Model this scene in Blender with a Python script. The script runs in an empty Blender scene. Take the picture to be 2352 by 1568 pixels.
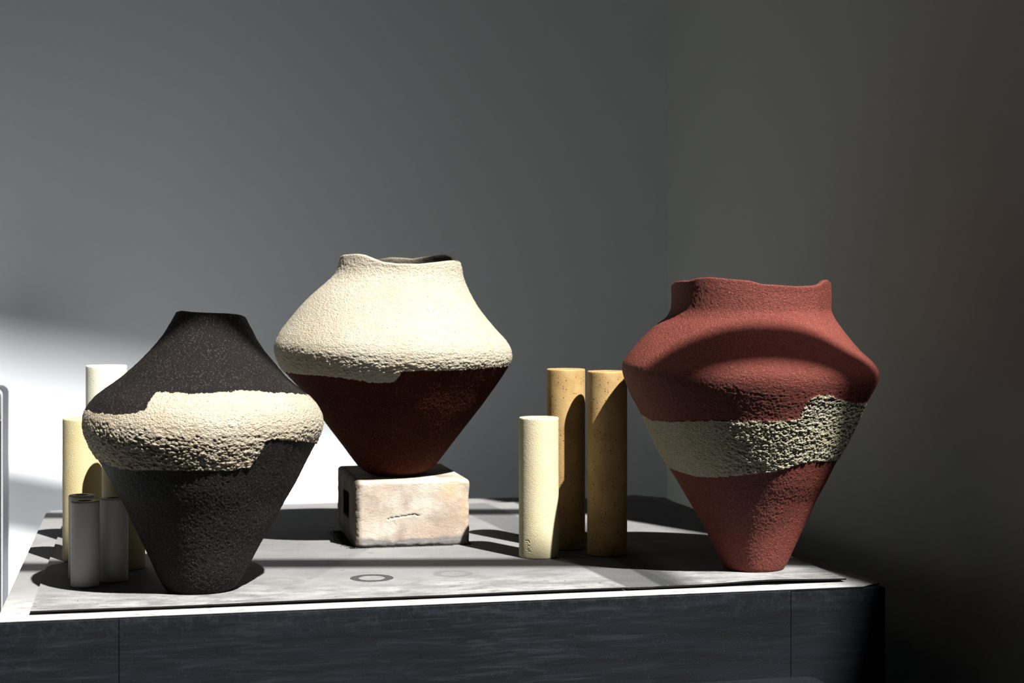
import bpy, math, random
import numpy as np
from mathutils import Vector

random.seed(4); np.random.seed(4)
sc = bpy.context.scene
COL = sc.collection
PI = math.pi

# ------------------------------------------------------------------ camera
# photograph frame 2352x1568; horizon on row 670; focal length 3777 px
F = 3777.0; CXP = 1176.0; HZ = 670.0
ZT = 0.43                # height of the steel table top above the floor
HC = 0.42                # camera height above the table top
ZC = ZT + HC
cam_d = bpy.data.cameras.new('camera')
cam = bpy.data.objects.new('camera', cam_d); COL.objects.link(cam)
cam.location = (0, 0, ZC); cam.rotation_euler = (PI/2, 0, 0)
cam_d.sensor_width = 36.0; cam_d.lens = F/2352*36
cam_d.shift_y = -(784-HZ)/2352
cam_d.clip_start = 0.05
cam_d.dof.use_dof = True; cam_d.dof.focus_distance = 2.45; cam_d.dof.aperture_fstop = 5.6
sc.camera = cam

# ------------------------------------------------------------------ sky, sun, exposure
sc.view_settings.view_transform = 'Standard'
sc.view_settings.look = 'None'
sc.view_settings.exposure = 0.0
sc.view_settings.gamma = 1.0
sc.view_settings.use_curve_mapping = False
w = bpy.data.worlds.new('sky'); sc.world = w; w.use_nodes = True
bg = w.node_tree.nodes['Background']
bg.inputs[0].default_value = (0.66, 0.76, 0.92, 1); bg.inputs[1].default_value = 0.07
SAZ = math.radians(37.5)     # sun to the right of and behind the camera
SEL = math.radians(53.0)
sd = Vector((-math.sin(SAZ)*math.cos(SEL), math.cos(SAZ)*math.cos(SEL), -math.sin(SEL)))
sun_d = bpy.data.lights.new('sun', 'SUN'); sun_d.energy = 16.5; sun_d.angle = math.radians(0.75)
sun_d.color = (1.0, 0.975, 0.93)
sun = bpy.data.objects.new('sun', sun_d); COL.objects.link(sun)
sun.rotation_euler = sd.to_track_quat('-Z', 'Y').to_euler(); sun.location = (3, -3, 6)

# ------------------------------------------------------------------ helpers
def gx(px, Y): return (px-CXP)/F*Y
def ground(px, py, h=HC):
    Y = F*h/(py-HZ); return gx(px, Y), Y
def link(o, parent=None):
    COL.objects.link(o)
    if parent: o.parent = parent
    return o
def mesh_obj(name, verts, faces, mat=None, parent=None, smooth=False):
    me = bpy.data.meshes.new(name); me.from_pydata([tuple(v) for v in verts], [], faces); me.update()
    if mat: me.materials.append(mat)
    if smooth:
        me.polygons.foreach_set('use_smooth', [True]*len(me.polygons))
    return link(bpy.data.objects.new(name, me), parent)
def empty(name, loc=(0, 0, 0), rz=0):
    o = bpy.data.objects.new(name, None); link(o); o.location = loc; o.rotation_euler = (0, 0, rz)
    o.empty_display_size = 0.05
    return o
def tag(o, label=None, cat=None, group=None, kind=None):
    if label: o['label'] = label
    if cat: o['category'] = cat
    if group: o['group'] = group
    if kind: o['kind'] = kind
    return o
def box_data(x0, x1, y0, y1, z0, z1, bev=0.0):
    if bev <= 0:
        v = [(x0,y0,z0),(x1,y0,z0),(x1,y1,z0),(x0,y1,z0),(x0,y0,z1),(x1,y0,z1),(x1,y1,z1),(x0,y1,z1)]
        f = [(0,3,2,1),(4,5,6,7),(0,1,5,4),(1,2,6,5),(2,3,7,6),(3,0,4,7)]
        return v, f
    import bmesh
    bm = bmesh.new()
    vv, ff = box_data(x0, x1, y0, y1, z0, z1)
    bv = [bm.verts.new(p) for p in vv]
    for q in ff: bm.faces.new([bv[i] for i in q])
    bmesh.ops.bevel(bm, geom=bm.edges[:], offset=bev, segments=2, profile=0.5, affect='EDGES')
    bm.verts.ensure_lookup_table(); bm.verts.index_update()
    v = [tuple(a.co) for a in bm.verts]; f = [tuple(a.index for a in q.verts) for q in bm.faces]
    bm.free(); return v, f
def box(name, x0, x1, y0, y1, z0, z1, mat, parent=None, bev=0.0):
    v, f = box_data(x0, x1, y0, y1, z0, z1, bev); return mesh_obj(name, v, f, mat, parent)
def prism(name, pts, z0, z1, mat, parent=None):
    n = len(pts)
    v = [(p[0], p[1], z0) for p in pts]+[(p[0], p[1], z1) for p in pts]
    f = [tuple(reversed(range(n))), tuple(range(n, 2*n))]+[(i, (i+1) % n, n+(i+1) % n, n+i) for i in range(n)]
    return mesh_obj(name, v, f, mat, parent)

# vectorised gradient noise ------------------------------------------------
_rs = np.random.RandomState(11)
_perm = np.concatenate([_rs.permutation(512)]*2).astype(np.int64)
_g = _rs.normal(size=(512, 3)); _g /= np.linalg.norm(_g, axis=1)[:, None]
def gnoise(p):
    i = np.floor(p).astype(np.int64); f = p-i; u = f*f*f*(f*(f*6-15)+10)
    out = 0
    for dx in (0, 1):
        for dy in (0, 1):
            for dz in (0, 1):
                h = _perm[(_perm[(_perm[(i[..., 0]+dx) & 511]+i[..., 1]+dy) & 511]+i[..., 2]+dz) & 511]
                g = _g[h]
                d = g[..., 0]*(f[..., 0]-dx)+g[..., 1]*(f[..., 1]-dy)+g[..., 2]*(f[..., 2]-dz)
                wx = u[..., 0] if dx else 1-u[..., 0]; wy = u[..., 1] if dy else 1-u[..., 1]; wz = u[..., 2] if dz else 1-u[..., 2]
                out = out+wx*wy*wz*d
    return out*1.6
_rc = _rs.random_sample((512, 4))
def cells(p):
    """cellular noise: distance to the nearest grain centre and that grain's random number"""
    i = np.floor(p).astype(np.int64); f = p-i
    best = np.full(p.shape[:-1], 9.0); rid = np.zeros(p.shape[:-1])
    for dx in (-1, 0, 1):
        for dy in (-1, 0, 1):
            for dz in (-1, 0, 1):
                h = _perm[(_perm[(_perm[(i[..., 0]+dx) & 511]+i[..., 1]+dy) & 511]+i[..., 2]+dz) & 511]
                c = _rc[h]
                d = (f[..., 0]-dx-c[..., 0])**2+(f[..., 1]-dy-c[..., 1])**2+(f[..., 2]-dz-c[..., 2])**2
                m = d < best; best = np.where(m, d, best); rid = np.where(m, c[..., 3], rid)
    return np.sqrt(best), rid
def sstep(a, b, x):
    t = np.clip((x-a)/(b-a), 0, 1); return t*t*(3-2*t)

KALB = 0.76      # overall albedo of the objects against the strong sun
# node helpers ---------------------------------------------------------------
class NT:
    def __init__(s, name):
        s.m = bpy.data.materials.new(name); s.m.use_nodes = True; s.t = s.m.node_tree
        s.n = s.t.nodes; s.l = s.t.links; s.b = s.n['Principled BSDF']
        s.tc = s.n.new('ShaderNodeTexCoord').outputs['Object']
    def put(s, sock, v):
        if isinstance(v, bpy.types.NodeSocket): s.l.new(v, sock)
        elif isinstance(v, (tuple, list)) and len(v) == 3 and sock.type == 'RGBA': sock.default_value = (*v, 1)
        else: sock.default_value = v
    def mapping(s, scale=(1, 1, 1), rot=(0, 0, 0), src=None, loc=(0, 0, 0)):
        m = s.n.new('ShaderNodeMapping'); s.l.new(src or s.tc, m.inputs[0])
        m.inputs[1].default_value = loc; m.inputs[2].default_value = rot; m.inputs[3].default_value = scale
        return m.outputs[0]
    def noise(s, scale, detail=3, rough=0.55, vec=None, dist=0.0):
        m = s.n.new('ShaderNodeTexNoise'); s.l.new(vec or s.tc, m.inputs['Vector'])
        m.inputs['Scale'].default_value = scale; m.inputs['Detail'].default_value = detail
        m.inputs['Roughness'].default_value = rough; m.inputs['Distortion'].default_value = dist
        return m.outputs[0]
    def voro(s, scale, vec=None, out='Distance', feature='F1'):
        m = s.n.new('ShaderNodeTexVoronoi'); s.l.new(vec or s.tc, m.inputs['Vector']); m.feature = feature
        m.inputs['Scale'].default_value = scale; return m.outputs[out]
    def ramp(s, v, stops, interp='LINEAR'):
        m = s.n.new('ShaderNodeValToRGB'); s.l.new(v, m.inputs[0]); m.color_ramp.interpolation = interp
        e = m.color_ramp.elements
        while len(e) > 1: e.remove(e[-1])
        for i, (p, c) in enumerate(stops):
            if i == 0: q = e[0]; q.position = p
            else: q = e.new(p)
            q.color = (c, c, c, 1) if not isinstance(c, (tuple, list)) else (*c, 1)
        return m.outputs[0]
    def math(s, op, a, b=0.0, c=0.0, clamp=False):
        m = s.n.new('ShaderNodeMath'); m.operation = op; m.use_clamp = clamp
        s.put(m.inputs[0], a); s.put(m.inputs[1], b); s.put(m.inputs[2], c); return m.outputs[0]
    def mix(s, fac, a, b, mode='MIX'):
        m = s.n.new('ShaderNodeMix'); m.data_type = 'RGBA'; m.blend_type = mode
        s.put(m.inputs[0], fac); s.put(m.inputs[6], a); s.put(m.inputs[7], b); return m.outputs[2]
    def bump(s, h, dist=0.001, strength=1.0, normal=None):
        m = s.n.new('ShaderNodeBump'); m.inputs['Distance'].default_value = dist; m.inputs['Strength'].default_value = strength
        s.l.new(h, m.inputs['Height'])
        if normal: s.l.new(normal, m.inputs['Normal'])
        s.l.new(m.outputs[0], s.b.inputs['Normal']); return m.outputs[0]
    def sep(s, v=None):
        m = s.n.new('ShaderNodeSeparateXYZ'); s.l.new(v or s.tc, m.inputs[0]); return m.outputs
    def speck(s, scale, frac, size=0.35, vec=None):
        """mask of small random grains"""
        d = s.voro(scale, vec); c = s.voro(scale, vec, 'Color')
        r = s.sep(c)[0]
        a = s.math('GREATER_THAN', r, 1-frac); b = s.math('LESS_THAN', d, size)
        return s.math('MULTIPLY', a, b)
    def col(s, v, k=None):
        k = KALB if k is None else k
        s.put(s.b.inputs['Base Color'], s.mix(1.0, v, (k, k, k), 'MULTIPLY'))
    def rough(s, v): s.put(s.b.inputs['Roughness'], v)
    def spec(s, v): s.put(s.b.inputs['Specular IOR Level'], v)

def M_wall(name, c):
    a = NT(name)
    n = a.noise(1.3, 4, 0.6); a.col(a.mix(n, tuple(x*0.95 for x in c), c), 1.0); a.rough(0.85)
    a.spec(0.15)
    st = a.noise(3, 4, 0.6, a.mapping((30, 30, 1.2)))
    a.bump(a.math('ADD', a.noise(160, 3), a.math('MULTIPLY', st, 0.6)), 0.0006, 0.35); return a.m
def M_plain(name, c, r=0.5, metal=0.0, spec=0.5):
    a = NT(name); n = a.noise(40, 3)
    a.col(a.mix(n, tuple(x*0.85 for x in c), tuple(min(1, x*1.1) for x in c))); a.rough(r)
    a.b.inputs['Metallic'].default_value = metal; a.spec(spec)
    a.bump(a.noise(300, 2), 0.0003, 0.3); return a.m

def M_cream(name, base, warm, dark, rough=0.0022):
    a = NT(name)
    n = a.noise(14, 4, 0.6); n2 = a.noise(55, 4, 0.65)
    c = a.mix(a.ramp(n, [(0.35, 0), (0.68, 1)]), base, warm)
    c = a.mix(a.ramp(n2, [(0.6, 0), (0.8, 0.6)]), c, dark)
    pores = a.speck(340, 0.07, 0.26)
    c = a.mix(a.math('MULTIPLY', pores, 0.75), c, tuple(x*0.25 for x in dark))
    a.col(c); a.rough(0.9); a.spec(0.2)
    vm = a.mapping((1, 1, 1.75), src=None)
    c1 = a.voro(330, vm); r1 = a.sep(a.voro(330, vm, 'Color'))[0]
    c2 = a.voro(760, vm)
    h = a.math('ADD', a.math('MULTIPLY', c1, -0.8), a.math('MULTIPLY', r1, 0.55))
    h = a.math('ADD', h, a.math('MULTIPLY', c2, -0.35))
    h = a.math('ADD', h, a.math('MULTIPLY', a.noise(150, 3, 0.6, vm), 0.9))
    h = a.math('SUBTRACT', h, a.math('MULTIPLY', pores, 0.6))
    a.bump(h, rough, 1.0); return a.m

def M_grog(name, base, dark, speck, amount=0.16, rough=0.75, bump=0.0022, spec=0.3):
    """coarse sanded clay with pale grog grains"""
    a = NT(name)
    n = a.noise(9, 4, 0.6); n2 = a.noise(260, 3, 0.7)
    c = a.mix(a.ramp(n, [(0.3, 0), (0.7, 1)]), dark, base)
    c = a.mix(a.ramp(n2, [(0.35, 0.45), (0.6, 0)]), c, tuple(x*0.35 for x in dark))
    s1 = a.speck(700, amount, 0.33); s2 = a.speck(380, amount*0.22, 0.22, a.mapping(loc=(3, 1, 2)))
    s = a.math('MAXIMUM', s1, s2)
    c = a.mix(a.math('MULTIPLY', s, 0.75), c, speck)
    a.col(c); a.spec(spec)
    a.rough(a.mix(s, (rough,)*3, (0.42,)*3))
    h = a.math('ADD', a.noise(620, 3, 0.7), a.math('MULTIPLY', s, 0.55))
    h = a.math('ADD', h, a.math('MULTIPLY', a.noise(240, 2, 0.6, a.mapping((1, 1, 1.7))), 0.8))
    a.bump(h, bump, 0.85); return a.m
def M_rod(name, base, shade, spot=None, bump=0.0012, dots=0.0):
    a = NT(name)
    n = a.noise(22, 4, 0.6); c = a.mix(a.ramp(n, [(0.3, 0), (0.7, 1)]), shade, base)
    if spot:
        s = a.speck(240, dots, 0.24); s2 = a.speck(90, dots*0.4, 0.12, a.mapping(loc=(5, 2, 1)))
        c = a.mix(a.math('MULTIPLY', a.math('MAXIMUM', s, s2), 0.85), c, spot)
        blot = a.ramp(a.noise(16, 3, 0.5, a.mapping((1, 1, 0.8))), [(0.6, 0), (0.72, 0.75)])
        c = a.mix(blot, c, tuple(x*0.55 for x in shade))
    a.col(c); a.rough(0.62); a.spec(0.3)
    a.bump(a.noise(750, 2, 0.55), bump*0.55, 0.8); return a.m

# ------------------------------------------------------------------ materials
m_wall = M_wall('wall_paint', (0.80, 0.835, 0.87))
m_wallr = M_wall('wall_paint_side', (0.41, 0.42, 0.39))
m_room = M_plain('room_grey', (0.035, 0.035, 0.035), 0.9, 0, 0.1)
m_wall_left = M_plain('side_wall_paint', (0.20, 0.20, 0.20), 0.9, 0, 0.1)
m_floor = M_plain('floor_concrete', (0.82, 0.86, 0.90), 0.9, 0, 0.1)
m_bar = M_plain('skylight_bar', (0.12, 0.12, 0.12), 0.6)
m_bar.node_tree.nodes['Principled BSDF'].inputs['Alpha'].default_value = 0.74   # gauzy blind strip, lets a little sun through

# steel for the front of the table: blackened, streaked, dusty
def M_blacksteel(name):
    a = NT(name)
    s = a.noise(5, 6, 0.7, a.mapping((0.9, 1, 11), (0, 0.05, 0)), 0.3)
    s2 = a.noise(7, 6, 0.75, a.mapping((1.2, 1, 16), (0, -0.28, 0)), 0.5)
    big = a.noise(2.2, 3, 0.5)
    c = a.mix(a.ramp(s, [(0.38, 0), (0.72, 1)]), (0.010, 0.013, 0.018), (0.030, 0.040, 0.058))
    c = a.mix(a.math('MULTIPLY', a.ramp(s2, [(0.50, 0), (0.74, 1)]), a.ramp(big, [(0.4, 0.15), (0.6, 0.8)])), c, (0.10, 0.12, 0.15))
    g = a.sep()
    # dust along the top lip
    top = a.math('MULTIPLY', a.ramp(a.math('ADD', g[2], 0.5), [(0.455, 0), (0.492, 1)]), a.ramp(a.noise(60, 5, 0.8), [(0.5, 0), (0.7, 0.55)]))
    c = a.mix(top, c, (0.12, 0.13, 0.15))
    d = a.math('MAXIMUM', a.speck(700, 0.06, 0.22), a.speck(330, 0.015, 0.14, a.mapping(loc=(2, 4, 1))))
    c = a.mix(a.math('MULTIPLY', d, a.ramp(a.noise(7, 3), [(0.35, 0.05), (0.65, 0.7)])), c, (0.30, 0.33, 0.36))
    dk = a.speck(34, 0.07, 0.10, a.mapping((1, 1, 0.7)))
    c = a.mix(dk, c, (0.004, 0.004, 0.005))
    a.col(c, 0.19); a.rough(a.ramp(s, [(0.3, 0.62), (0.7, 0.5)])); a.spec(0.16)
    a.bump(a.math('ADD', s, a.math('MULTIPLY', a.noise(300, 3), 0.4)), 0.0012, 0.4); return a.m
m_black = M_blacksteel('blackened_steel')

# steel of the table top, table-local coordinates: x along the front, y to the back
def M_topsteel(name, frame=False):
    a = NT(name); g = a.sep(); X, Y = g[0], g[1]
    n = a.noise(6, 5, 0.65); f = a.noise(38, 5, 0.7, a.mapping((0.7, 1.6, 1)))
    st = a.noise(9, 5, 0.7, a.mapping((0.35, 3.2, 1), (0, 0, 0.5)))
    c = a.mix(a.ramp(n, [(0.32, 0), (0.7, 1)]), (0.155, 0.155, 0.158), (0.215, 0.213, 0.212))
    # pale dust near the front edge, in streaks
    fr = a.ramp(Y, [(0.02, 1.0), (0.12, 0.75), (0.24, 0.0)])
    du = a.math('MULTIPLY', fr, a.ramp(a.noise(17, 6, 0.72, a.mapping((0.8, 1.5, 1))), [(0.42, 0.55 if frame else 0.0), (0.62, 0.95 if frame else 0.85)]))
    c = a.mix(du, c, (0.40, 0.40, 0.395))
    c = a.mix(a.ramp(st, [(0.56, 0), (0.74, 0.45)]), c, (0.115, 0.115, 0.118))
    c = a.mix(a.math('MULTIPLY', a.ramp(f, [(0.57, 0), (0.70, 0.75)]), fr), c, (0.06, 0.06, 0.062))
    if not frame:
        # tonal bands left by sheets that once lay on the plate
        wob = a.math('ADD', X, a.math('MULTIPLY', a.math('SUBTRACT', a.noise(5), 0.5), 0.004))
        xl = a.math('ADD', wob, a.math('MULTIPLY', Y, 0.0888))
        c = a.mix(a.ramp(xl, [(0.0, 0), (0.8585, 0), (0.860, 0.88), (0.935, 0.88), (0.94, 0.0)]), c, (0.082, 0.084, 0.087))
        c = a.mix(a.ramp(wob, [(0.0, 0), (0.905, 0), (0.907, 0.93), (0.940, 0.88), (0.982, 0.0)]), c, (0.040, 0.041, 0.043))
        lf = a.ramp(a.math('ADD', X, a.math('MULTIPLY', Y, -0.45)), [(0.33, 0.0), (0.338, 0.28), (0.6, 0.0)])
        c = a.mix(lf, c, (0.30, 0.295, 0.285))
    # ring marks
    def ring(cx, cy, r, wd, rough, k, colr):
        dx = a.math('SUBTRACT', X, cx); dy = a.math('SUBTRACT', Y, cy)
        d = a.math('SQRT', a.math('ADD', a.math('MULTIPLY', dx, dx), a.math('MULTIPLY', dy, dy)))
        d = a.math('ABSOLUTE', a.math('SUBTRACT', d, r))
        mk = a.math('LESS_THAN', a.math('ADD', d, a.math('MULTIPLY', a.math('SUBTRACT', a.noise(120, 4, 0.8), 0.5), rough)), wd)
        return a.mix(a.math('MULTIPLY', mk, k), c, colr)
    if not frame:
        for (px, py, r, wd, ro, k, cc) in [(854, 1327, 0.0255, 0.0065, 0.006, 0.9, (0.04, 0.04, 0.042)),
                                       (1040, 1317, 0.024, 0.0055, 0.016, 0.55, (0.13, 0.125, 0.12)),
                                       (700, 1362, 0.022, 0.005, 0.035, 0.22, (0.36, 0.36, 0.36)),
                                       (640, 1335, 0.03, 0.008, 0.02, 0.25, (0.12, 0.12, 0.12))]:
            x, y = ground(px, py); u, v = loc_uv(x, y)
            c = ring(u, v, r, wd, ro, k, cc)
    # oval drips
    sp = a.speck(44, 0.30, 0.15, a.mapping((0.75, 1.3, 1)))
    c = a.mix(a.math('MULTIPLY', sp, 0.55), c, (0.075, 0.075, 0.078))
    gr = a.speck(620, 0.06, 0.25)
    c = a.mix(a.math('MULTIPLY', gr, 0.6), c, (0.55, 0.55, 0.54))
    gk = a.speck(260, 0.03, 0.25, a.mapping(loc=(1, 7, 3)))
    c = a.mix(a.math('MULTIPLY', gk, 0.5), c, (0.05, 0.05, 0.05))
    a.col(c, 0.84 if frame else 0.71); a.rough(0.75); a.spec(0.07)
    a.bump(a.math('ADD', a.noise(14, 3), a.math('MULTIPLY', a.noise(350, 3), 0.12)), 0.002, 0.35); return a.m

TA = math.atan2(0.267, 1.206)         # table is turned by 12.5 degrees
TX, TY = -0.664, 2.115
TW, TD = 1.235, 1.110
def loc_uv(x, y):
    dx, dy = x-TX, y-TY; c, s = math.cos(TA), math.sin(TA)
    return dx*c+dy*s, -dx*s+dy*c
m_top = M_topsteel('dusty_steel_sheet'); m_frame = M_topsteel('dusty_steel_frame', True)
m_edge = M_plain('cut_steel_edge', (0.009, 0.0075, 0.007), 0.8, 0, 0.1)
m_screw = M_plain('screw_steel', (0.30, 0.30, 0.30), 0.45, 0.4)

# ------------------------------------------------------------------ room
CH = ZT+2.05                           # ceiling height
WB = 3.70                              # back wall
tag(box('floor', -2.3, 3.3, -2.6, 3.85, -0.06, 0, m_floor), kind='structure')
tag(box('wall_back', -2.3, 0.55, WB, WB+0.12, 0, CH, m_wall), kind='structure')
cx0, cy0 = gx(1531, WB), WB; cx1, cy1 = 0.825, 2.22
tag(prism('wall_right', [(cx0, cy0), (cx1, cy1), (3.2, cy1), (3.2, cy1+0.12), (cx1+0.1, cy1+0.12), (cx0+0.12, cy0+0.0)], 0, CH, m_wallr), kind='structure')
tag(box('wall_left', -1.90, -1.78, -2.6, WB, 0, CH, m_wall_left), kind='structure')
tag(box('wall_front', -2.3, 3.3, -2.72, -2.6, 0, CH, m_room), kind='structure')
tag(box('wall_side', 3.2, 3.32, -2.6, cy1+0.12, 0, CH, m_room), kind='structure')
# ceiling with a skylight opening
HX0, HX1, HY0, HY1 = -1.05, 1.62, 0.72, 2.95
def ceil():
    xs = [-2.42, HX0, HX1, 3.32]; ys = [-2.72, HY0, HY1, 3.85]
    V = []; Fc = []
    for i in range(3):
        for j in range(3):
            if i == 1 and j == 1: continue
            v, f = box_data(xs[i], xs[i+1], ys[j], ys[j+1], CH, CH+0.12)
            b = len(V); V += v; Fc += [tuple(k+b for k in q) for q in f]
    return V, Fc
cv, cf = ceil()
tag(mesh_obj('ceiling', cv, cf, m_room), kind='structure')
sky_e = empty('window_1', ((HX0+HX1)/2, (HY0+HY1)/2, CH)); tag(sky_e, kind='structure')
hw = (HX1-HX0)/2; hh = (HY1-HY0)/2
for yb in (1.312, 1.905, 2.40):
    v, f = box_data(-hw, hw, -0.042, 0.042, -0.0005, 0.0005)
    b = mesh_obj('glazing_bar', v, f, m_bar, sky_e); b.location = (0, yb-(HY0+HY1)/2, 0); b.rotation_euler = (0, 0, math.radians(1.2 if yb < 2 else -5.5))

# unseen slabs added high above the skylight: their edges bound the sunlight softly
H2 = ZT+5.0; H3 = ZT+11.0
def up(p, H=H2):
    k = (H-p[2])/(-sd.z); return Vector((p[0]-sd.x*k, p[1]-sd.y*k, H))
def wallp(px, py): return (gx(px, WB), WB, ZC-(py-HZ)/F*WB)
A_, B_ = up(wallp(60, 905), H3), up(wallp(770, 1025), H3)
dA = (B_-A_).normalized(); nA = Vector((-dA.y, dA.x, 0))
C_, D_ = up((gx(1965, 2.40), 2.40, ZC-(1450-HZ)/F*2.40)), up((gx(2010, 2.5), 2.5, ZC-(890-HZ)/F*2.5))
dC = (D_-C_).normalized()
if dC.y < 0: dC = -dC
nC = Vector((dC.y, -dC.x, 0))
def slab(name, p, d, n, a, b, wd):
    q = [p+d*a, p+d*b, p+d*b+n*wd, p+d*a+n*wd]
    ar = sum(q[i].x*q[(i+1) % 4].y-q[(i+1) % 4].x*q[i].y for i in range(4))
    if ar < 0: q.reverse()
    return tag(prism(name, [(v.x, v.y) for v in q], p.z, p.z+0.15, m_room), kind='structure')
slab('sun_blocker_1', A_, dA, nA, -4, 5, 4)
slab('sun_blocker_2', C_, dC, nC, -4, 3, 4)
# ------------------------------------------------------------------ steel table
tb = empty('steel_table', (TX, TY, ZT), TA)
tag(tb, 'low blackened steel table with dusty grey top carrying all the pottery', 'table')
SH = 0.0045                            # sheet thickness: its top is at z = 0
# frame plate with a shallow notch at the back
back = []
for i in range(25):
    t = i/24; u = TW*(1-t)
    n = 0.0
    back.append((u, TD+n))
def notch(u):
    pts = [(0, 0), (0.98, 0.0), (1.02, -0.004), (1.06, -0.03), (1.10, -0.05), (1.15, -0.05), (1.19, -0.02), (1.215, -0.012), (TW, -0.05)]
    for (a, b), (c, d) in zip(pts, pts[1:]):
        if a <= u <= c: return b+(d-b)*(u-a)/(c-a)
    return 0
outline = [(0, 0), (TW-0.035, 0), (TW-0.018, 0.012), (TW, 0.022)]
for k in range(1, 16):
    v_ = 0.022+(TD-0.09)*k/15
    outline.append((TW+0.0012*math.sin(k*2.1)-0.0008*(k % 3), v_))
us = [1.2, 1.185, 1.15, 1.10, 1.06, 1.02, 0.98, 0.9, 0.6, 0.3, 0.03]
bk = {1.2: -0.03, 1.185: -0.012, 1.15: -0.03, 1.10: -0.055, 1.06: -0.04, 1.02: -0.012, 0.98: 0.0, 0.9: 0, 0.6: 0, 0.3: 0, 0.03: 0}
for u in us: outline.append((u, TD+bk[u]))
outline += [(0.008, TD-0.008), (0, TD-0.04)]
fo = prism('top_frame', outline, -SH-0.0028, -SH-0.0006, m_frame, tb)
fo.data.materials.append(m_black)
for p in fo.data.polygons:
    if abs(p.normal.z) < 0.5: p.material_index = 1
# the two thin sheets laid on the frame (slightly buckled)
def sheet(name, u0a, u1a, u0b, u1b, v0, v1, lift):
    nu, nv = 60, 24; V = []
    for j in range(nv+1):
        t = j/nv; v = v0+(v1-v0)*t
        a = u0a+(u0b-u0a)*t; b = u1a+(u1b-u1a)*t
        for i in range(nu+1):
            u = a+(b-a)*i/nu
            V.append((u, v, lift(u, v)))
    N = len(V); V2 = [(x, y, z-0.0024) for x, y, z in V]
    Fc = []
    W = nu+1
    for j in range(nv):
        for i in range(nu):
            q = (j*W+i, j*W+i+1, (j+1)*W+i+1, (j+1)*W+i); Fc.append(q); Fc.append(tuple(N+k for k in reversed(q)))
    for i in range(nu):
        Fc.append((i, N+i, N+i+1, i+1)); k = nv*W+i; Fc.append((k+1, N+k+1, N+k, k))
    for j in range(nv):
        k = j*W; Fc.append((k+W, N+k+W, N+k, k)); k = j*W+nu; Fc.append((k, N+k, N+k+W, k+W))
    o = mesh_obj(name, V+V2, Fc, m_top, tb)
    o.data.materials.append(m_edge)
    for p in o.data.polygons:
        if abs(p.normal.z) < 0.5: p.material_index = 1
    return o
def lift(u, v):
    e = math.exp(-(v-0.04)/0.02)
    return (0.0022*math.exp(-((u-1.07)/0.07)**2)+0.0007*math.sin(u*9.0+1)**2)*e
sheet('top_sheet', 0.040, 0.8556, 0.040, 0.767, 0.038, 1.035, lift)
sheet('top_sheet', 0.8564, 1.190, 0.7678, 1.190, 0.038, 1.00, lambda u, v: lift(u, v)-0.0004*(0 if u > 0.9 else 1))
# screws in the sheets
for (px, py, r) in [(88, 1393, 0.0052), (182, 1380, 0.0024), (777, 1371, 0.0050), (1383, 1338, 0.0050), (1925, 1326, 0.0062), (1300, 1334, 0.0018)]:
    x, y = ground(px, py); u, v = loc_uv(x, y); V = []; n = 14
    for rr, z in ((r, 0), (r, 0.0007), (r*0.8, 0.0012)):
        for k in range(n): V.append((u+rr*math.cos(2*PI*k/n), v+rr*math.sin(2*PI*k/n), z+0.0001))
    Fc = [(a*n+k, a*n+(k+1) % n, (a+1)*n+(k+1) % n, (a+1)*n+k) for a in range(2) for k in range(n)]
    Fc.append(tuple(range(2*n, 3*n)))
    mesh_obj('screw', V, Fc, m_screw, tb)
# front, with its three panels; side and back panels
zb = -ZT
u1 = loc_uv(*((lambda px: (lambda Y: (gx(px, Y), Y))(TY+(gx(px, 2.2)-TX)*math.tan(TA)))(273)))[0]
def front_u(px):
    # intersection of the view ray with the front plane of the table
    k = (px-CXP)/F; s, c = math.sin(TA), math.cos(TA)
    # TX+u c = k (TY+u s)
    return (k*TY-TX)/(c-k*s)
ua, ub = front_u(273), front_u(1817)
zt = -SH-0.0029
g = 0.0004
box('front_panel', 0.001, ua-g, 0.0, 0.012, zb, zt, m_black, tb, 0.0005)
box('front_panel', ua+g, ub-g, 0.0, 0.012, zb, zt, m_black, tb, 0.0005)
box('front_panel', ub+g, TW-0.001, 0.0006, 0.012, zb, zt, m_black, tb, 0.0005)
box('side_panel', 0.002, 0.014, 0.0135, TD-0.10, zb, zt, m_black, tb, 0.001)
box('side_panel', TW-0.016, TW-0.004, 0.0135, TD-0.10, zb, zt, m_black, tb, 0.001)
box('back_panel', 0.0145, TW-0.0165, TD-0.112, TD-0.10, zb, zt, m_black, tb, 0.001)

# ------------------------------------------------------------------ low steel step in front of the table
zs = -0.1300
ue = front_u(1857)
bn = empty('steel_bench', (TX, TY, ZT), TA)
tag(bn, 'low dark steel bench standing against the front of the table', 'bench')
def bench_top():
    r = 0.018; u0, uu, v0, v1 = 0.30, ue+0.006, -0.36, -0.002
    pts = [(u0, v0), (uu, v0)]
    for k in range(7):
        a = k/6*PI/2; pts.append((uu-r+r*math.cos(a), v1-r+r*math.sin(a)))
    pts.append((u0, v1))
    return pts
prism('bench_top', bench_top(), zs-0.03, zs, m_black, bn)
for (a, b) in ((0.34, -0.33), (0.34, -0.05), (ue-0.06, -0.33), (ue-0.06, -0.05)):
    box('leg', a, a+0.03, b, b+0.03, -ZT, zs-0.0302, m_black, bn, 0.002)

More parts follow.
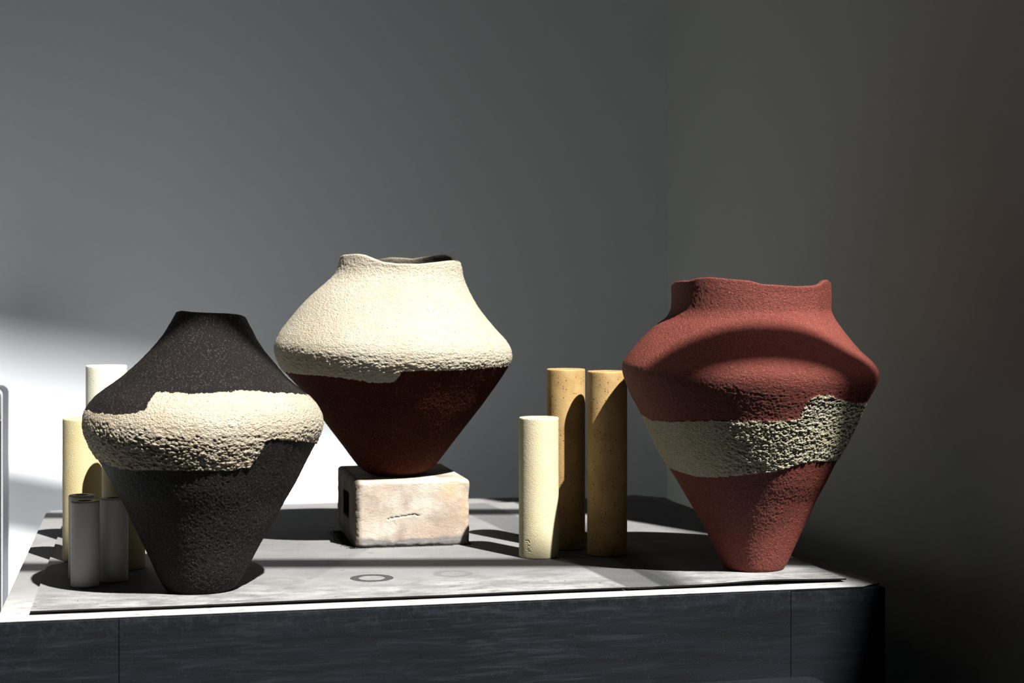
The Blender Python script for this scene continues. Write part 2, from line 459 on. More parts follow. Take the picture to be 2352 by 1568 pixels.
# ------------------------------------------------------------------ vases
def smooth_line(pts, ys, sig):
    p = sorted(pts, key=lambda q: q[1]); yy = np.array([q[1] for q in p]); xx = np.array([q[0] for q in p], float)
    step = 1.0; yg = np.arange(yy[0]-30, yy[-1]+31, step)
    xg = np.interp(yg, yy, xx)
    lo = yg < yy[0]; xg[lo] = xx[0]+(yg[lo]-yy[0])*(xx[1]-xx[0])/(yy[1]-yy[0])
    hi = yg > yy[-1]; xg[hi] = xx[-1]+(yg[hi]-yy[-1])*(xx[-1]-xx[-2])/(yy[-1]-yy[-2])
    k = np.arange(-24, 25); w = np.exp(-0.5*(k/sig)**2); w /= w.sum()
    xs = np.convolve(np.pad(xg, 24, mode='edge'), w, 'valid')
    return np.interp(ys, yg, xs)

def make_vase(name, label, cxb, ybase, Y0, zbase, L, R, ytop, yneck, rim_front, rim_back, thick, base_r, band_up, band_lo, disp, mats, parts, inner_depth=0.14, dense=620):
    X0 = gx(cxb, Y0)
    root = empty(name, (X0, Y0, ZT+zbase+0.0004)); tag(root, label, 'vase')
    sc_ = Y0/F
    # rows
    nr = 430
    ys = np.linspace(ytop, ybase, nr)
    # denser where slope is shallow is not needed; sample by arc length
    l = smooth_line(L, ys, 5.0); r = smooth_line(R, ys, 5.0)
    rad = (r-l)/2; ds = np.hypot(np.diff(rad), np.diff(ys)); s = np.concatenate([[0], np.cumsum(ds)])
    ys = np.interp(np.linspace(0, s[-1], nr), s, ys)
    l = smooth_line(L, ys, 5.0); r = smooth_line(R, ys, 5.0)
    rad = (r-l)/2*sc_; cen = ((r+l)/2-cxb)*sc_
    # theta: 0 faces the camera, denser in front
    nb = 120
    th = np.concatenate([np.linspace(-1.85, 1.85, dense, endpoint=False), np.linspace(1.85, 2*PI-1.85, nb, endpoint=False)])
    nt = len(th)
    # rotate so that theta=0 points at the camera
    va = math.atan2(X0, Y0)
    dxn, dyn = np.sin(th-0)*1.0, -np.cos(th)
    ex = np.cos(va)*dxn+np.sin(va)*dyn; ey = -np.sin(va)*dxn+np.cos(va)*dyn
    Zn = (ybase-ys)*sc_                     # above the base
    P = np.zeros((nr, nt, 3))
    P[..., 0] = cen[:, None]+rad[:, None]*ex[None]
    P[..., 1] = rad[:, None]*ey[None]
    # rim height
    rx = X0+P[0, :, 0]; ry = Y0+P[0, :, 1]; rpx = CXP+F*rx/ry
    wf = sstep(-0.15, 0.15, np.cos(th))
    def li(line): return np.interp(rpx, [q[0] for q in line], [q[1] for q in line])
    zf = HC-(li(rim_front)-HZ)*ry/F-zbase; zk = HC-(li(rim_back)-HZ)*ry/F-zbase
    zr = wf*zf+(1-wf)*zk
    ztop = Zn[0]; sN = np.clip((yneck-ys)/(yneck-ytop), 0, 1)
    P[..., 2] = Zn[:, None]+sN[:, None]*(zr-ztop)[None]
    # displacement along the (profile) normal
    dr = np.gradient(rad); dz = np.gradient(Zn); ln = np.hypot(dr, dz)+1e-9
    nrr = -dz/ln; nz = dr/ln
    sgn = np.sign(nrr); sgn[sgn == 0] = 1
    nrr, nz = nrr*sgn, nz*sgn
    # image position of every vertex, for the clay joints
    px = CXP+F*(X0+P[..., 0])/(Y0+P[..., 1]); py = HZ+F*(HC-(P[..., 2]+zbase))/(Y0+P[..., 1])
    # rear half: mirror the depth so that joints run on evenly
    back_ = np.cos(th)[None] < 0
    yr = Y0-np.abs(P[..., 1])
    py = np.where(back_, HZ+F*(HC-(P[..., 2]+zbase))/yr, py)
    px = np.where(back_, CXP+F*(X0+P[..., 0])/yr, px)
    jit = gnoise(np.stack([P[..., 0]*130, P[..., 1]*130, P[..., 2]*130+9], -1))*2.5+gnoise(np.stack([P[..., 0]*400, P[..., 1]*400, P[..., 2]*400], -1))*1.8
    def bl(line, off): return np.interp(px, [q[0] for q in line], [q[1] for q in line])+off
    isband = (py > bl(band_up, 0)+jit) & (py < bl(band_lo, 0)+jit*0.8)
    q = P+np.array([X0*3, Y0, 0.3])
    d = disp(q, py, px, isband, ys)
    # fade near the rim edge and foot
    fade = sstep(0, 8, np.arange(nr))*1.0
    fade[-6:] *= np.linspace(1, 0.1, 6)
    d = d*(0.25+0.75*fade[:, None])
    d[-1] = 0; d[-2] *= 0.3
    P[..., 0] += nrr[:, None]*ex[None]*d; P[..., 1] += nrr[:, None]*ey[None]*d; P[..., 2] += nz[:, None]*d
    P[-4:, :, 2] = np.maximum(P[-4:, :, 2], 0)
    # rim lip and inner wall
    lip = []
    r0 = rad[0]; t2 = thick/2
    top = P[0].copy()
    for a in (30, 60, 90, 120, 150, 180):
        a = math.radians(a); k = top.copy(); o = t2*(1-math.cos(a))
        k[:, 0] -= ex*o; k[:, 1] -= ey*o; k[:, 2] += t2*math.sin(a)*0.55
        lip.append(k)
    inn = []
    ni = 40
    zi = np.linspace(0, inner_depth, ni+1)[1:]
    for zz in zi:
        fr_ = zz/inner_depth
        ynom = ytop+zz/sc_
        rr = np.interp(ynom, ys, rad); cc = np.interp(ynom, ys, cen)
        k = np.zeros((nt, 3)); k[:, 0] = cc+(rr-thick)*ex; k[:, 1] = (rr-thick)*ey
        sn = max(0, 1-zz/((yneck-ytop)*sc_)) if yneck > ytop else 0
        k[:, 2] = (ztop-zz)+sn*(zr-ztop)
        wob = gnoise(np.stack([k[:, 0]*60, k[:, 1]*60, k[:, 2]*90], -1))*0.0012
        k[:, 0] += ex*wob; k[:, 1] += ey*wob
        inn.append(k)
    rows = list(reversed(inn))+list(reversed(lip))+[P[i] for i in range(nr)]
    # foot: close the bottom
    bot = []
    for kf in (0.93, 0.6, 0.25):
        k = P[-1].copy(); k[:, 0] = cen[-1]+(k[:, 0]-cen[-1])*kf; k[:, 1] *= kf; k[:, 2] = 0.0
        bot.append(k)
    rows += bot
    G = np.stack(rows); NR = G.shape[0]
    oi = len(inn)+len(lip)
    verts = G.reshape(-1, 3)
    I = np.arange(NR*nt).reshape(NR, nt)
    I2 = np.roll(I, -1, axis=1)
    faces = np.stack([I[:-1], I[1:], I2[1:], I2[:-1]], -1)         # (NR-1, nt, 4)
    # normals
    A = verts[faces]; fn = np.cross(A[..., 2, :]-A[..., 0, :], A[..., 3, :]-A[..., 1, :])
    vn = np.zeros_like(verts)
    for c in range(4): np.add.at(vn, faces[..., c].ravel(), fn.reshape(-1, 3))
    vn /= (np.linalg.norm(vn, axis=1)[:, None]+1e-12)
    # part of each face: 0 body, 1 band, 2 neck
    fp = np.zeros((NR-1, nt), int)
    bm_ = isband[:-1]
    fp[oi:oi+nr-1] = np.where(bm_, 1, 0)
    fy = ys[:-1]
    neck_rows = np.where(fy < yneck)[0]
    if len(neck_rows):
        fp[oi:oi+neck_rows[-1]+1] = 2
    fp[:oi] = 2
    fp[oi-1] = 2
    for k, pn in enumerate(parts):
        m = fp == k
        fs = faces[m]
        if not len(fs): continue
        used, inv = np.unique(fs.ravel(), return_inverse=True)
        me = bpy.data.meshes.new(pn[0]); nv = len(used); nf = len(fs)
        me.vertices.add(nv); me.vertices.foreach_set('co', verts[used].astype(np.float32).ravel())
        me.loops.add(nf*4); me.loops.foreach_set('vertex_index', inv.astype(np.int32).ravel())
        me.polygons.add(nf); me.polygons.foreach_set('loop_start', np.arange(0, nf*4, 4, dtype=np.int32))
        me.polygons.foreach_set('loop_total', np.full(nf, 4, np.int32))
        me.polygons.foreach_set('use_smooth', np.ones(nf, bool))
        me.update(calc_edges=True); me.validate()
        me.normals_split_custom_set_from_vertices(vn[used].astype(np.float32).tolist())
        me.materials.append(mats[k])
        o = link(bpy.data.objects.new(pn[0], me), root)
        if pn[1]: o['label'] = pn[1]
    return root

def flaky(q, A, fx=150., fz=420.):
    n1 = gnoise(np.stack([q[..., 0]*fx*0.55, q[..., 1]*fx*0.55, q[..., 2]*fz*0.6], -1))
    n2 = gnoise(np.stack([q[..., 0]*fx*2.2+5, q[..., 1]*fx*2.2, q[..., 2]*fz*1.1+3], -1))
    w = gnoise(q*90)[..., None]*0.25
    f1, r = cells(np.stack([q[..., 0]*fx*1.55, q[..., 1]*fx*1.55, q[..., 2]*fz*0.95], -1)+w)
    return A*((0.6-f1)*0.75+(r-0.5)*0.75+0.45*n1+0.3*n2)
def grit(q, A, f=330.):
    return A*(gnoise(q*f)+0.5*gnoise(q*f*0.45+4))
def wobble(q, A, f=14.):
    return A*gnoise(q*f+2)

m_cream_w = M_cream('cream_clay', (0.405, 0.375, 0.30), (0.40, 0.345, 0.26), (0.29, 0.24, 0.18), 0.0013)
m_cream_r = M_cream('cream_clay_pale', (0.46, 0.43, 0.33), (0.44, 0.40, 0.27), (0.25, 0.23, 0.15), 0.0024)
m_cream_d = M_cream('cream_clay_warm', (0.43, 0.395, 0.315), (0.42, 0.34, 0.245), (0.28, 0.21, 0.15), 0.0021)
m_dark = M_grog('black_clay', (0.0180, 0.0140, 0.0130), (0.0095, 0.0078, 0.0074), (0.16, 0.14, 0.13), 0.20, 0.62, 0.0028, 0.11)
m_red = M_grog('red_clay', (0.215, 0.050, 0.036), (0.150, 0.032, 0.022), (0.40, 0.20, 0.16), 0.12, 0.60, 0.0026, 0.20)
m_brown = M_grog('brown_clay', (0.070, 0.017, 0.008), (0.042, 0.009, 0.004), (0.34, 0.19, 0.12), 0.06, 0.85, 0.0014, 0.05)

# --- black vase with the cream band
Ld = [(407,719),(395,738),(378,767),(359,791),(334,818),(310,840),(281,867),(252,888),(223,910),(206,932),(199,951),(198,976),(203.5,1000),(216,1026),(233,1053),(247,1077),(266,1111),(291,1155),(320,1215),(349,1281),(363,1315),(377,1344),(384,1352)]
Rd = [(563,719),(567,738),(580,762),(589,782),(606,808),(630,837),(654,867),(678,888),(707,910),(727,932),(739,956),(740,976),(734,995),(722,1019),(703,1055),(678,1106),(654,1148),(630,1194),(601,1244),(577,1290),(557,1324),(542,1346),(536,1352)]
def disp_d(q, py, px, band, ys):
    y = ys[:, None]
    e = 0.2+0.8*sstep(930, 985, y+gnoise(q*25)*18)
    a = flaky(q, 0.0017, 140, 400)*e+0.0010
    b = grit(q, 0.00045)+flaky(q, 0.00012)
    return np.where(band, a, b)+wobble(q, 0.0016)
make_vase('black_clay_vase', 'black gritty clay vase with a rough cream band round its widest part', 458, 1352, F*HC/(1352-HZ), 0.0, Ld, Rd, 722, 735,
    [(405,719),(412,717),(436,719.6),(473,722),(520,723),(548,725),(558,727),(565,731)], [(405,719),(440,720),(500,722.5),(550,725.5),(565,730)], 0.007, 0,
    [(150,935),(199,942),(218,949),(266,953),(310,950),(334,944),(341,927),(354,908),(361,902),(412,904),(446,907),(484,903),(557,898),(591,898),(630,904),(703,907),(760,912)],
    [(150,1050),(220,1052),(242,1065),(271,1075),(315,1080),(363,1080),(412,1081),(484,1081),(528,1080),(572,1072),(586,1058),(596,1043),(610,1014),(625,1009),(678,1012),(722,1017),(760,1012)],
    disp_d, [m_dark, m_cream_d, m_dark], [('body', None), ('clay_band', 'rough cream clay band'), ('neck', None)])

# --- cream vase with the brown foot, on the brick
Lw = [(783,592),(777,617),(770,631),(747,652),(719,677),(692,705),(664,737),(644,762),(632,785),(630.5,803),(639,826),(650.5,845),(669,865),(692,891),(719,927),(751.5,971),(784,1015),(807,1047),(825,1071),(838,1082),(862,1090)]
Rw = [(1058,592),(1061.5,629),(1066,647),(1078,672),(1096,702),(1119,732),(1142,760),(1162.5,783),(1174,803),(1175.5,822),(1169,838),(1151,865),(1128,897.5),(1105,930),(1077.6,966),(1050,1003),(1022.5,1040),(1000,1070),(985,1083),(962,1090)]
def disp_w(q, py, px, band, ys):
    y = ys[:, None]
    e = 0.16+0.84*np.exp(-((y-832)/34.)**2)+0.3*(y < 650)
    a = flaky(q, 0.0017, 110, 400)*e+0.0004+grit(q, 0.0003, 220)
    b = grit(q, 0.0003)
    return np.where(band, a, b)+wobble(q, 0.0022, 11)
make_vase('cream_clay_vase', 'cream clay vase with a dark brown lower cone, raised on the pale brick', 912, 1090, F*(HC-0.109)/(1090-HZ), 0.1088, Lw, Rw, 600, 640,
    [(775,594),(786,589),(805,587.5),(818,587),(833,589),(847,594),(863,600),(877,605),(910,609),(964,610),(1005,606),(1032,603),(1046,602),(1059,609),(1070,612)],
    [(775,596),(820,600),(869,599),(896,595),(923,596),(950,598),(978,593.5),(1005,589.6),(1032,587),(1046,592),(1057,604),(1070,608)], 0.010, 0,
    [(500,100),(1400,100)],
    [(600,850),(660,854),(692,861),(738,863),(784,868),(830,874.6),(875,880),(903,877),(917,865),(921,855),(967,851.6),(1013,851.6),(1059,850),(1128,845.6),(1165,841),(1250,838)],
    disp_w, [m_brown, m_cream_w, m_cream_w], [('body', 'brown clay cone'), ('cream_shoulder', 'cream clay shoulder'), ('neck', None)])

# --- red vase
Lr = [(1541.6,657),(1542.6,690),(1541.6,711),(1532,730),(1504,751),(1475.5,779),(1447,812.5),(1431.5,836),(1431.5,855),(1440,883),(1452,914),(1471,949),(1490,989.5),(1513,1034),(1537,1072),(1565,1119),(1593.6,1169),(1622,1223),(1645.5,1270),(1659,1300),(1661,1303)]
Rr = [(1905,650),(1906.6,690),(1905,713),(1917,737),(1943,770),(1971,803),(1999.6,829),(2013.5,850),(2013,869),(2004,888),(1985.5,921),(1971,954),(1943,1011),(1919,1055.6),(1896,1103),(1872,1143),(1848.5,1195),(1825,1251.6),(1811,1284.6),(1802,1301),(1800,1303)]
def disp_r(q, py, px, band, ys):
    y = ys[:, None]
    lf = 0.4+0.6*sstep(1610, 1700, px)
    a = flaky(q, 0.0017, 150, 420)*lf+0.0006
    e = 0.25+0.75*sstep(835, 870, y)*(1-sstep(975, 1020, y))+0.35*(y < 715)
    b = flaky(q, 0.0003, 80, 560)*e*lf+grit(q, 0.00035)
    return np.where(band, a, b)+wobble(q, 0.0022, 12)
make_vase('red_clay_vase', 'terracotta red clay vase with an uneven cream band and torn rim', 1730, 1303, F*HC/(1303-HZ), 0.0, Lr, Rr, 668, 712,
    [(1535,658),(1543,656),(1549,650),(1564,648),(1580,648),(1600,641.5),(1630,640),(1680,645),(1720,648),(1750,656),(1780,657.5),(1830,661),(1870,659.5),(1885,656),(1894,648),(1903,646),(1907,650),(1915,655)],
    [(1535,660),(1600,652),(1700,656),(1800,664),(1870,664),(1890,656),(1903,648),(1915,655)], 0.008, 0,
    [(1380,940),(1471,949),(1494,963.5),(1541,967),(1636,966),(1730,967),(1792,966),(1834,961),(1841,949),(1846,935),(1855,921),(1872,909),(1900,907),(1933,918.7),(1966,926.7),(1983,925.8),(2060,920)],
    [(1380,1060),(1537,1072),(1560,1084),(1589,1093),(1626,1095.7),(1683,1093),(1730,1088.7),(1778,1081.6),(1811,1072),(1853,1060),(1910,1058),(2060,1040)],
    disp_r, [m_red, m_cream_r, m_red], [('body', None), ('clay_band', 'rough cream clay band'), ('neck', None)])

# ------------------------------------------------------------------ brick
def M_brick():
    a = NT('fire_brick')
    n = a.noise(11, 4, 0.6); n2 = a.noise(16, 3, 0.5, a.mapping(loc=(3, 2, 1)))
    c = a.mix(a.ramp(n, [(0.36, 0), (0.62, 1)]), (0.56, 0.525, 0.45), (0.40, 0.315, 0.25))
    c = a.mix(a.ramp(n2, [(0.52, 0), (0.68, 0.75)]), c, (0.22, 0.165, 0.145))
    c = a.mix(a.ramp(a.noise(9, 2, 0.5, a.mapping(loc=(7, 0, 4))), [(0.55, 0), (0.7, 0.6)]), c, (0.58, 0.42, 0.24))
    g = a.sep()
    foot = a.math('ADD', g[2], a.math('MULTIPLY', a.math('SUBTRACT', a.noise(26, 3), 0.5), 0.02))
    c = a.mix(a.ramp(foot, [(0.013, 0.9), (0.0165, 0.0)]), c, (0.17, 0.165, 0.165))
    # left cut side: brown, darkened to paint in its shade
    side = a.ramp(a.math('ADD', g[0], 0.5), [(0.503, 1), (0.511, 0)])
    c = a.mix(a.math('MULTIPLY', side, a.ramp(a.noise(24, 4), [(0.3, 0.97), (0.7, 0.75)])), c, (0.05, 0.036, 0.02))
    a.col(c, 0.74); a.rough(0.9); a.spec(0.2)
    por = a.speck(330, 0.22, 0.33, a.mapping((1, 1, 1.5)))
    h = a.math('SUBTRACT', a.noise(520, 4, 0.7, a.mapping((0.7, 0.7, 1.5))), a.math('MULTIPLY', por, 0.8))
    a.bump(h, 0.0016, 0.8); return a.m
bx, by = ground(817, 1259); BW, BD, BH = 0.190, 0.258, 0.1088
brick = empty('fire_brick', (bx, by, ZT+0.0002), TA)
tag(brick, 'pale fire brick lying under the cream and brown vase', 'brick')
def brick_mesh():
    V = []; Fc = []; idx = {}
    dims = np.array([BW, BD, BH]); N = (130, 100, 76)
    def vid(p):
        k = tuple(p)
        if k not in idx: idx[k] = len(V); V.append(k)
        return idx[k]
    for ax in range(3):
        o = [i for i in range(3) if i != ax]
        for side in (0, N[ax]):
            for i in range(N[o[0]]):
                for j in range(N[o[1]]):
                    q = []
                    for (a, b) in ((0, 0), (1, 0), (1, 1), (0, 1)):
                        p = [0, 0, 0]; p[ax] = side; p[o[0]] = i+a; p[o[1]] = j+b; q.append(vid(p))
                    flip = (side == 0) ^ (ax == 1)
                    Fc.append(tuple(reversed(q)) if flip else tuple(q))
    A = np.array(V, float)/np.array(N)*dims
    # rounded edges (superellipsoid-like clamp)
    r = 0.0065; c = np.clip(A, r, dims-r); dlt = A-c; L = np.linalg.norm(dlt, axis=1)
    nrm = np.where(L[:, None] > 1e-9, dlt/np.maximum(L, 1e-9)[:, None], 0)
    m = L > 1e-9
    edge = (np.count_nonzero(np.abs(dlt) > 1e-9, axis=1) > 1)
    rr = r*np.ones(len(A))
    A = np.where(m[:, None], c+nrm*rr[:, None], A)
    S = A+1.7
    n = gnoise(np.stack([S[:, 0]*170, S[:, 1]*170, S[:, 2]*330], -1))*0.00025+gnoise(S*22)*0.0016+gnoise(S*95)*0.00035*np.where(edge, 4, 1)
    # coarse broken corners on the front left vertical edge
    cr = np.exp(-((A[:, 0])**2+(A[:, 1])**2)/0.008**2)
    n -= cr*np.abs(gnoise(S*170))*0.0022
    B0 = A.copy()
    # top of the brick is smooth so the vase sits flat
    topm = sstep(BH-0.006, BH-0.001, A[:, 2]); botm = 1-sstep(0.001, 0.004, A[:, 2])
    n = n*(1-topm*0.85)-topm*0.0
    # crack on the front face, given in photograph positions
    cp = [(889,1192),(897,1189),(908,1187),(920,1185),(935,1182.5),(946,1180.5),(951,1180),(956,1182),(962,1182)]
    cr2 = [(902,1198),(906,1206)]; cr3 = [(1033,1152),(1043,1172)]
    def tofront(p):
        u = (p[0]-817)/(1077-817)*BW; z = (1259-p[1]-(p[0]-817)/260*10)/152*BH; return u, z
    for line, wd, dp in ((cp, 0.0011, 0.0032), (cr2, 0.0009, 0.002)):
        pts = [tofront(p) for p in line]
        for (a, b) in zip(pts, pts[1:]):
            a = np.array(a); b = np.array(b); P2 = A[:, [0, 2]]; t = np.clip(((P2-a)@(b-a))/((b-a)@(b-a)), 0, 1)
            d = np.linalg.norm(P2-(a+t[:, None]*(b-a)), axis=1)
            n = n-np.where(A[:, 1] < 0.004, np.exp(-(d/wd)**2)*dp*0.5, 0)
    A = A+nrm*n[:, None]
    A[:, 2] = np.clip(A[:, 2], 0, BH)
    A[:, 2] = np.where(botm > 0.9, np.maximum(A[:, 2], 0), A[:, 2])
    # slot in the left face
    sy = 1-sstep(0.033, 0.0355, np.abs(A[:, 1]-0.128)); sz = 1-sstep(0.0185, 0.0205, np.abs(A[:, 2]-0.057))
    lf = (A[:, 0] < 0.012)
    A[:, 0] += np.where(lf, 0.110*sy*sz, 0)
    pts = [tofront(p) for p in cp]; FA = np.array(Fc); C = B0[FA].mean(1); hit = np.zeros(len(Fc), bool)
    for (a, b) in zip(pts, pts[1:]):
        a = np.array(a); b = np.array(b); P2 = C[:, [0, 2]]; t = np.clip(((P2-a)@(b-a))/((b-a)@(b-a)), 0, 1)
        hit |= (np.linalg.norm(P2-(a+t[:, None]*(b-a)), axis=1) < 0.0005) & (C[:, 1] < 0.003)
    return A.tolist(), Fc, hit
bv_, bf_, hit_ = brick_mesh()
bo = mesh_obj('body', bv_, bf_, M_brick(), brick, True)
bo.data.materials.append(M_plain('slot_crack_shade', (0.008, 0.007, 0.005), 0.95, 0, 0.05))  # near-black colour stands in for shade inside the slot and crack
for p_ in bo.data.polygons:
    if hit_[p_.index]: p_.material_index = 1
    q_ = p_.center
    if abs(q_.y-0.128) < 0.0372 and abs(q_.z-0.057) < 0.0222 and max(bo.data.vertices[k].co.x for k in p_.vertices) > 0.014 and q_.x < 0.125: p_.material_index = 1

# dark grit swept round the foot of the brick: nobody could count it
def scatter(name, label, cat, pts, size, mat):
    V = []; Fc = []
    for (x, y) in pts:
        s = size*(0.4+random.random()); b = len(V); a = random.random()*PI
        for k in range(4): V.append((x+s*math.cos(a+k*PI/2)*(1+0.4*random.random()), y+s*math.sin(a+k*PI/2), ZT+0.0001))
        V.append((x, y, ZT+s*(0.7+random.random()*0.6)))
        Fc += [(b, b+3, b+2, b+1)]+[(b+k, b+(k+1) % 4, b+4) for k in range(4)]
    o = mesh_obj(name, V, Fc, mat); tag(o, label, cat, kind='stuff'); return o
m_soot = M_plain('soot', (0.012, 0.011, 0.010), 0.95, 0, 0.1)
pts = []
cb, sb = math.cos(TA), math.sin(TA)
for i in range(5200):
    if random.random() < 0.72:           # along the left side
        v = random.random()**0.9*BD*0.8-0.004; u = -abs(random.gauss(0, 0.009))-0.0005
        if v < 0.02: u *= 0.6
    elif random.random() < 0.9:           # along the front
        u = random.random()*BW*0.85; v = -abs(random.gauss(0, 0.0016))-0.0003
    else:
        u = BW+abs(random.gauss(0, 0.003)); v = random.random()*0.06
    pts.append((bx+u*cb-v*sb, by+u*sb+v*cb))
scatter('soot_grit', 'black gritty soot spilt along the foot of the brick', 'soot', pts, 0.00055, m_soot)

# ------------------------------------------------------------------ rods and tubes
def make_rod(name, label, group, px, X, Y, r, h, mat, hole=0.2, nt=96, nr=60, hole_depth=0.04, hi=None, tilt=0.0):
    """round ceramic rod with a bore in its end; hi=(strokes) presses marks into it"""
    if hi: nt, nr = 420, 330
    th = np.linspace(0, 2*PI, nt, endpoint=False)
    zz = np.concatenate([[0, 0.0006, 0.0015], np.linspace(0.003, h-0.003, nr), [h-0.0015, h-0.0005, h]])
    rr = np.full(len(zz), r); rr[0] = r-0.0012; rr[1] = r-0.0004; rr[-1] = r-0.0014; rr[-2] = r-0.0005; rr[-3] = r-0.0001
    P = np.zeros((len(zz), nt, 3))
    P[..., 0] = rr[:, None]*np.sin(th); P[..., 1] = -rr[:, None]*np.cos(th); P[..., 2] = zz[:, None]
    S = P+np.array([X*7, Y*5, 0.4])
    d = gnoise(S*30)*0.00015+gnoise(S*260)*0.00006
    if hi:
        ppx = CXP+F*(X+P[..., 0])/(Y+P[..., 1]); ppy = HZ+F*(HC-P[..., 2])/(Y+P[..., 1])
        fr = np.cos(th)[None] > 0
        for line in hi:
            for (a, b) in zip(line, line[1:]):
                a = np.array(a, float); b = np.array(b, float); dx = b-a
                t = np.clip(((ppx-a[0])*dx[0]+(ppy-a[1])*dx[1])/(dx@dx+1e-9), 0, 1)
                dd = np.hypot(ppx-a[0]-t*dx[0], ppy-a[1]-t*dx[1])
                d = np.minimum(d, np.where(fr & (dd < 2.2), d-0.0009*np.exp(-(dd/0.8)**2), d))
    P[..., 0] += d*np.sin(th); P[..., 1] -= d*np.cos(th)
    # rough cut end
    P[-3:, :, 2] += (gnoise(np.stack([S[-1, :, 0]*260, S[-1, :, 1]*260, S[-1, :, 2]*0], -1))*0.0004)[None]
    rows = [P[i] for i in range(len(zz))]
    for (k, dz) in ((0.92, 0.0), (0.5*(0.92+hole)+0.1, 0), (hole+0.03, 0), (hole, -0.0008), (hole, -hole_depth)):
        q = np.zeros((nt, 3)); q[:, 0] = r*k*np.sin(th); q[:, 1] = -r*k*np.cos(th); q[:, 2] = h+dz; rows.append(q)
    G = np.stack(rows); NR = len(rows); base_n = NR*nt
    V = G.reshape(-1, 3).tolist(); Fc = []
    I = np.arange(NR*nt).reshape(NR, nt); I2 = np.roll(I, -1, 1)
    Fc = np.stack([I[:-1], I2[:-1], I2[1:], I[1:]], -1).reshape(-1, 4).tolist()
    V.append([0, 0, h-hole_depth]); c = len(V)-1
    Fc += [[int(I[-1, k]), int(I2[-1, k]), c] for k in range(nt)]
    V.append([0, 0, 0]); c = len(V)-1
    Fc += [[int(I2[0, k]), int(I[0, k]), c] for k in range(nt)]
    o = mesh_obj(name, V, Fc, mat, None, True)
    o.location = (X, Y, ZT+0.0002)
    for p in o.data.polygons: pass
    tag(o, label, 'rod' if hole < 0.4 else 'tube', group)
    try: o.data.set_sharp_from_angle(angle=math.radians(50))
    except Exception: pass
    return o
m_amber = M_rod('amber_ceramic', (0.44, 0.30, 0.125), (0.30, 0.175, 0.060), (0.03, 0.016, 0.006), 0.0012, 0.26)
m_pale = M_rod('pale_yellow_ceramic', (0.56, 0.51, 0.34), (0.53, 0.47, 0.29), None, 0.0015)
m_pale2 = M_rod('pale_yellow_ceramic_worn', (0.55, 0.48, 0.28), (0.50, 0.41, 0.21), None, 0.0015)
m_offw = M_rod('off_white_ceramic', (0.72, 0.69, 0.58), (0.70, 0.66, 0.54), None, 0.0015)
m_whitec = M_rod('white_ceramic', (0.56, 0.56, 0.54), (0.52, 0.52, 0.50), None, 0.0003)
GR = 'solid ceramic rods standing on the steel table'
strokes = [[(1207, 1242), (1210.5, 1241.3), (1213.5, 1242.3), (1215.3, 1244.5), (1216, 1247)], [(1210, 1247.5), (1212.5, 1247.6)],
           [(1210.5, 1252), (1213.5, 1253), (1216, 1253.8)], [(1209, 1261.6), (1215.5, 1261.6)], [(1212.5, 1265.5), (1217, 1266), (1218, 1268)], [(1211, 1256), (1211.3, 1259)]]
def Yb(py): return F*HC/(py-HZ)
Y = Yb(1277.5); make_rod('ceramic_rod', 'short pale yellow ceramic rod with stamped letters near its foot', GR, 0, gx(1237.5, Y), Y, 0.0315, (1277.5-958)/F*Y, m_pale, 0.1, hi=strokes)
Y = Yb(1257); make_rod('ceramic_rod', 'tall amber speckled rod behind the short stamped rod', GR, 0, gx(1299.5, Y), Y, 0.0318, (1257-847)/F*Y, m_amber, 0.1)
Y = Yb(1272); make_rod('ceramic_rod', 'tall amber speckled rod nearest the red vase, partly in its shadow', GR, 0, gx(1394.5, Y), Y, 0.0320, (1272-852)/F*Y, m_amber, 0.16)
Y = Yb(1284.5); make_rod('ceramic_rod', 'short pale yellow rod, leftmost thing on the table', GR, 0, gx(190, Y), Y, 0.0308, (1284.5-960)/F*Y, m_pale2, 0.1)
Y = 2.74; make_rod('ceramic_rod', 'tall off-white rod behind the short rods at the far left', GR, 0, gx(244.5, Y), Y, 0.0336, HC-(839-HZ)*Y/F, m_offw, 0.1)
Y = Yb(1303); make_rod('ceramic_rod', 'short olive shaded rod hidden mostly behind the black vase', GR, 0, gx(284.0, Y), Y, 0.0322, 0.221, m_pale2, 0.1)
GT = 'small white ceramic tubes beside the black vase'
Y = Yb(1345); make_rod('ceramic_tube', 'white ceramic tube standing in front of the other two tubes', GT, 0, gx(195.5, Y), Y, 0.0202, (1345-1149.5)/F*Y, m_whitec, 0.5)
Y = 2.412; make_rod('ceramic_tube', 'white ceramic tube half hidden behind the front tube', GT, 0, gx(188, Y), Y, 0.0192, 0.1222, m_whitec, 0.5)
Y = 2.392; make_rod('ceramic_tube', 'white ceramic tube closest to the black vase', GT, 0, gx(262, Y), Y, 0.0202, HC-(1143-HZ)*Y/F, m_whitec, 0.5)

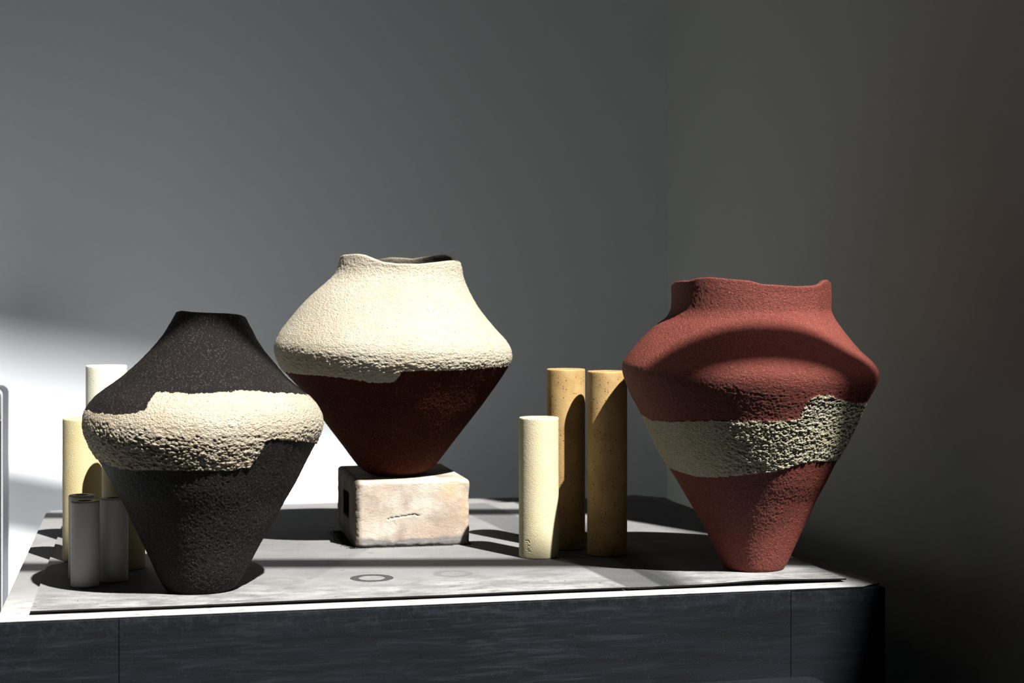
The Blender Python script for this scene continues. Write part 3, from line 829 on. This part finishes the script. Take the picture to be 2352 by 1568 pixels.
# ------------------------------------------------------------------ framed cabinet against the wall, cut by the left edge of the photograph
m_chrome = M_plain('satin_metal', (0.055, 0.062, 0.075), 0.45, 0.0)
m_white = M_plain('white_enamel', (0.60, 0.61, 0.62), 0.45)
m_blackp = M_plain('black_panel', (0.012, 0.014, 0.018), 0.35)
Yc = 3.42; xr = gx(8.0, Yc); ztopc = ZT+HC-(886-HZ)/F*Yc
cab = empty('steel_cabinet', (xr-0.1100, Yc, 0)); tag(cab, 'white and black framed cabinet standing by the back wall at the left edge', 'cabinet')
def rr_outline(x0, x1, z0, z1, r, n=8):
    p = [(x0, z0), (x1, z0)]
    for k in range(n+1):
        a = k/n*PI/2; p.append((x1-r+r*math.cos(a), z1-r+r*math.sin(a)))
    for k in range(n+1):
        a = PI/2+k/n*PI/2; p.append((x0+r+r*math.cos(a), z1-r+r*math.sin(a)))
    return p
def ring_prism(name, O, I, y0, y1, mat, par):
    n = len(O); V = [(p[0], y0, p[1]) for p in O]+[(p[0], y1, p[1]) for p in O]+[(p[0], y0, p[1]) for p in I]+[(p[0], y1, p[1]) for p in I]
    Fc = []
    for i in range(n):
        j = (i+1) % n
        Fc += [(i, j, 2*n+j, 2*n+i), (n+j, n+i, 3*n+i, 3*n+j), (j, i, n+i, n+j), (2*n+i, 2*n+j, 3*n+j, 3*n+i)]
    return mesh_obj(name, V, Fc, mat, par)
ring_prism('outer_frame', rr_outline(-0.1100, 0.1100, 0.0, ztopc, 0.016), rr_outline(-0.1085, 0.1085, 0.02, ztopc-0.005, 0.015), 0, 0.036, m_chrome, cab)
ring_prism('inner_frame', rr_outline(-0.1083, 0.1083, 0.021, ztopc-0.0052, 0.0148), rr_outline(-0.1068, 0.1068, 0.03, ztopc-0.010, 0.012), -0.004, 0.030, m_white, cab)
zsplit = ZT+HC-(966-HZ)/F*Yc
box('upper_panel', -0.1065, 0.1065, 0.012, 0.02, zsplit+0.001, ztopc-0.0102, m_white, cab)
box('door', -0.1065, 0.1065, 0.002, 0.02, 0.031, zsplit, m_blackp, cab, 0.001)
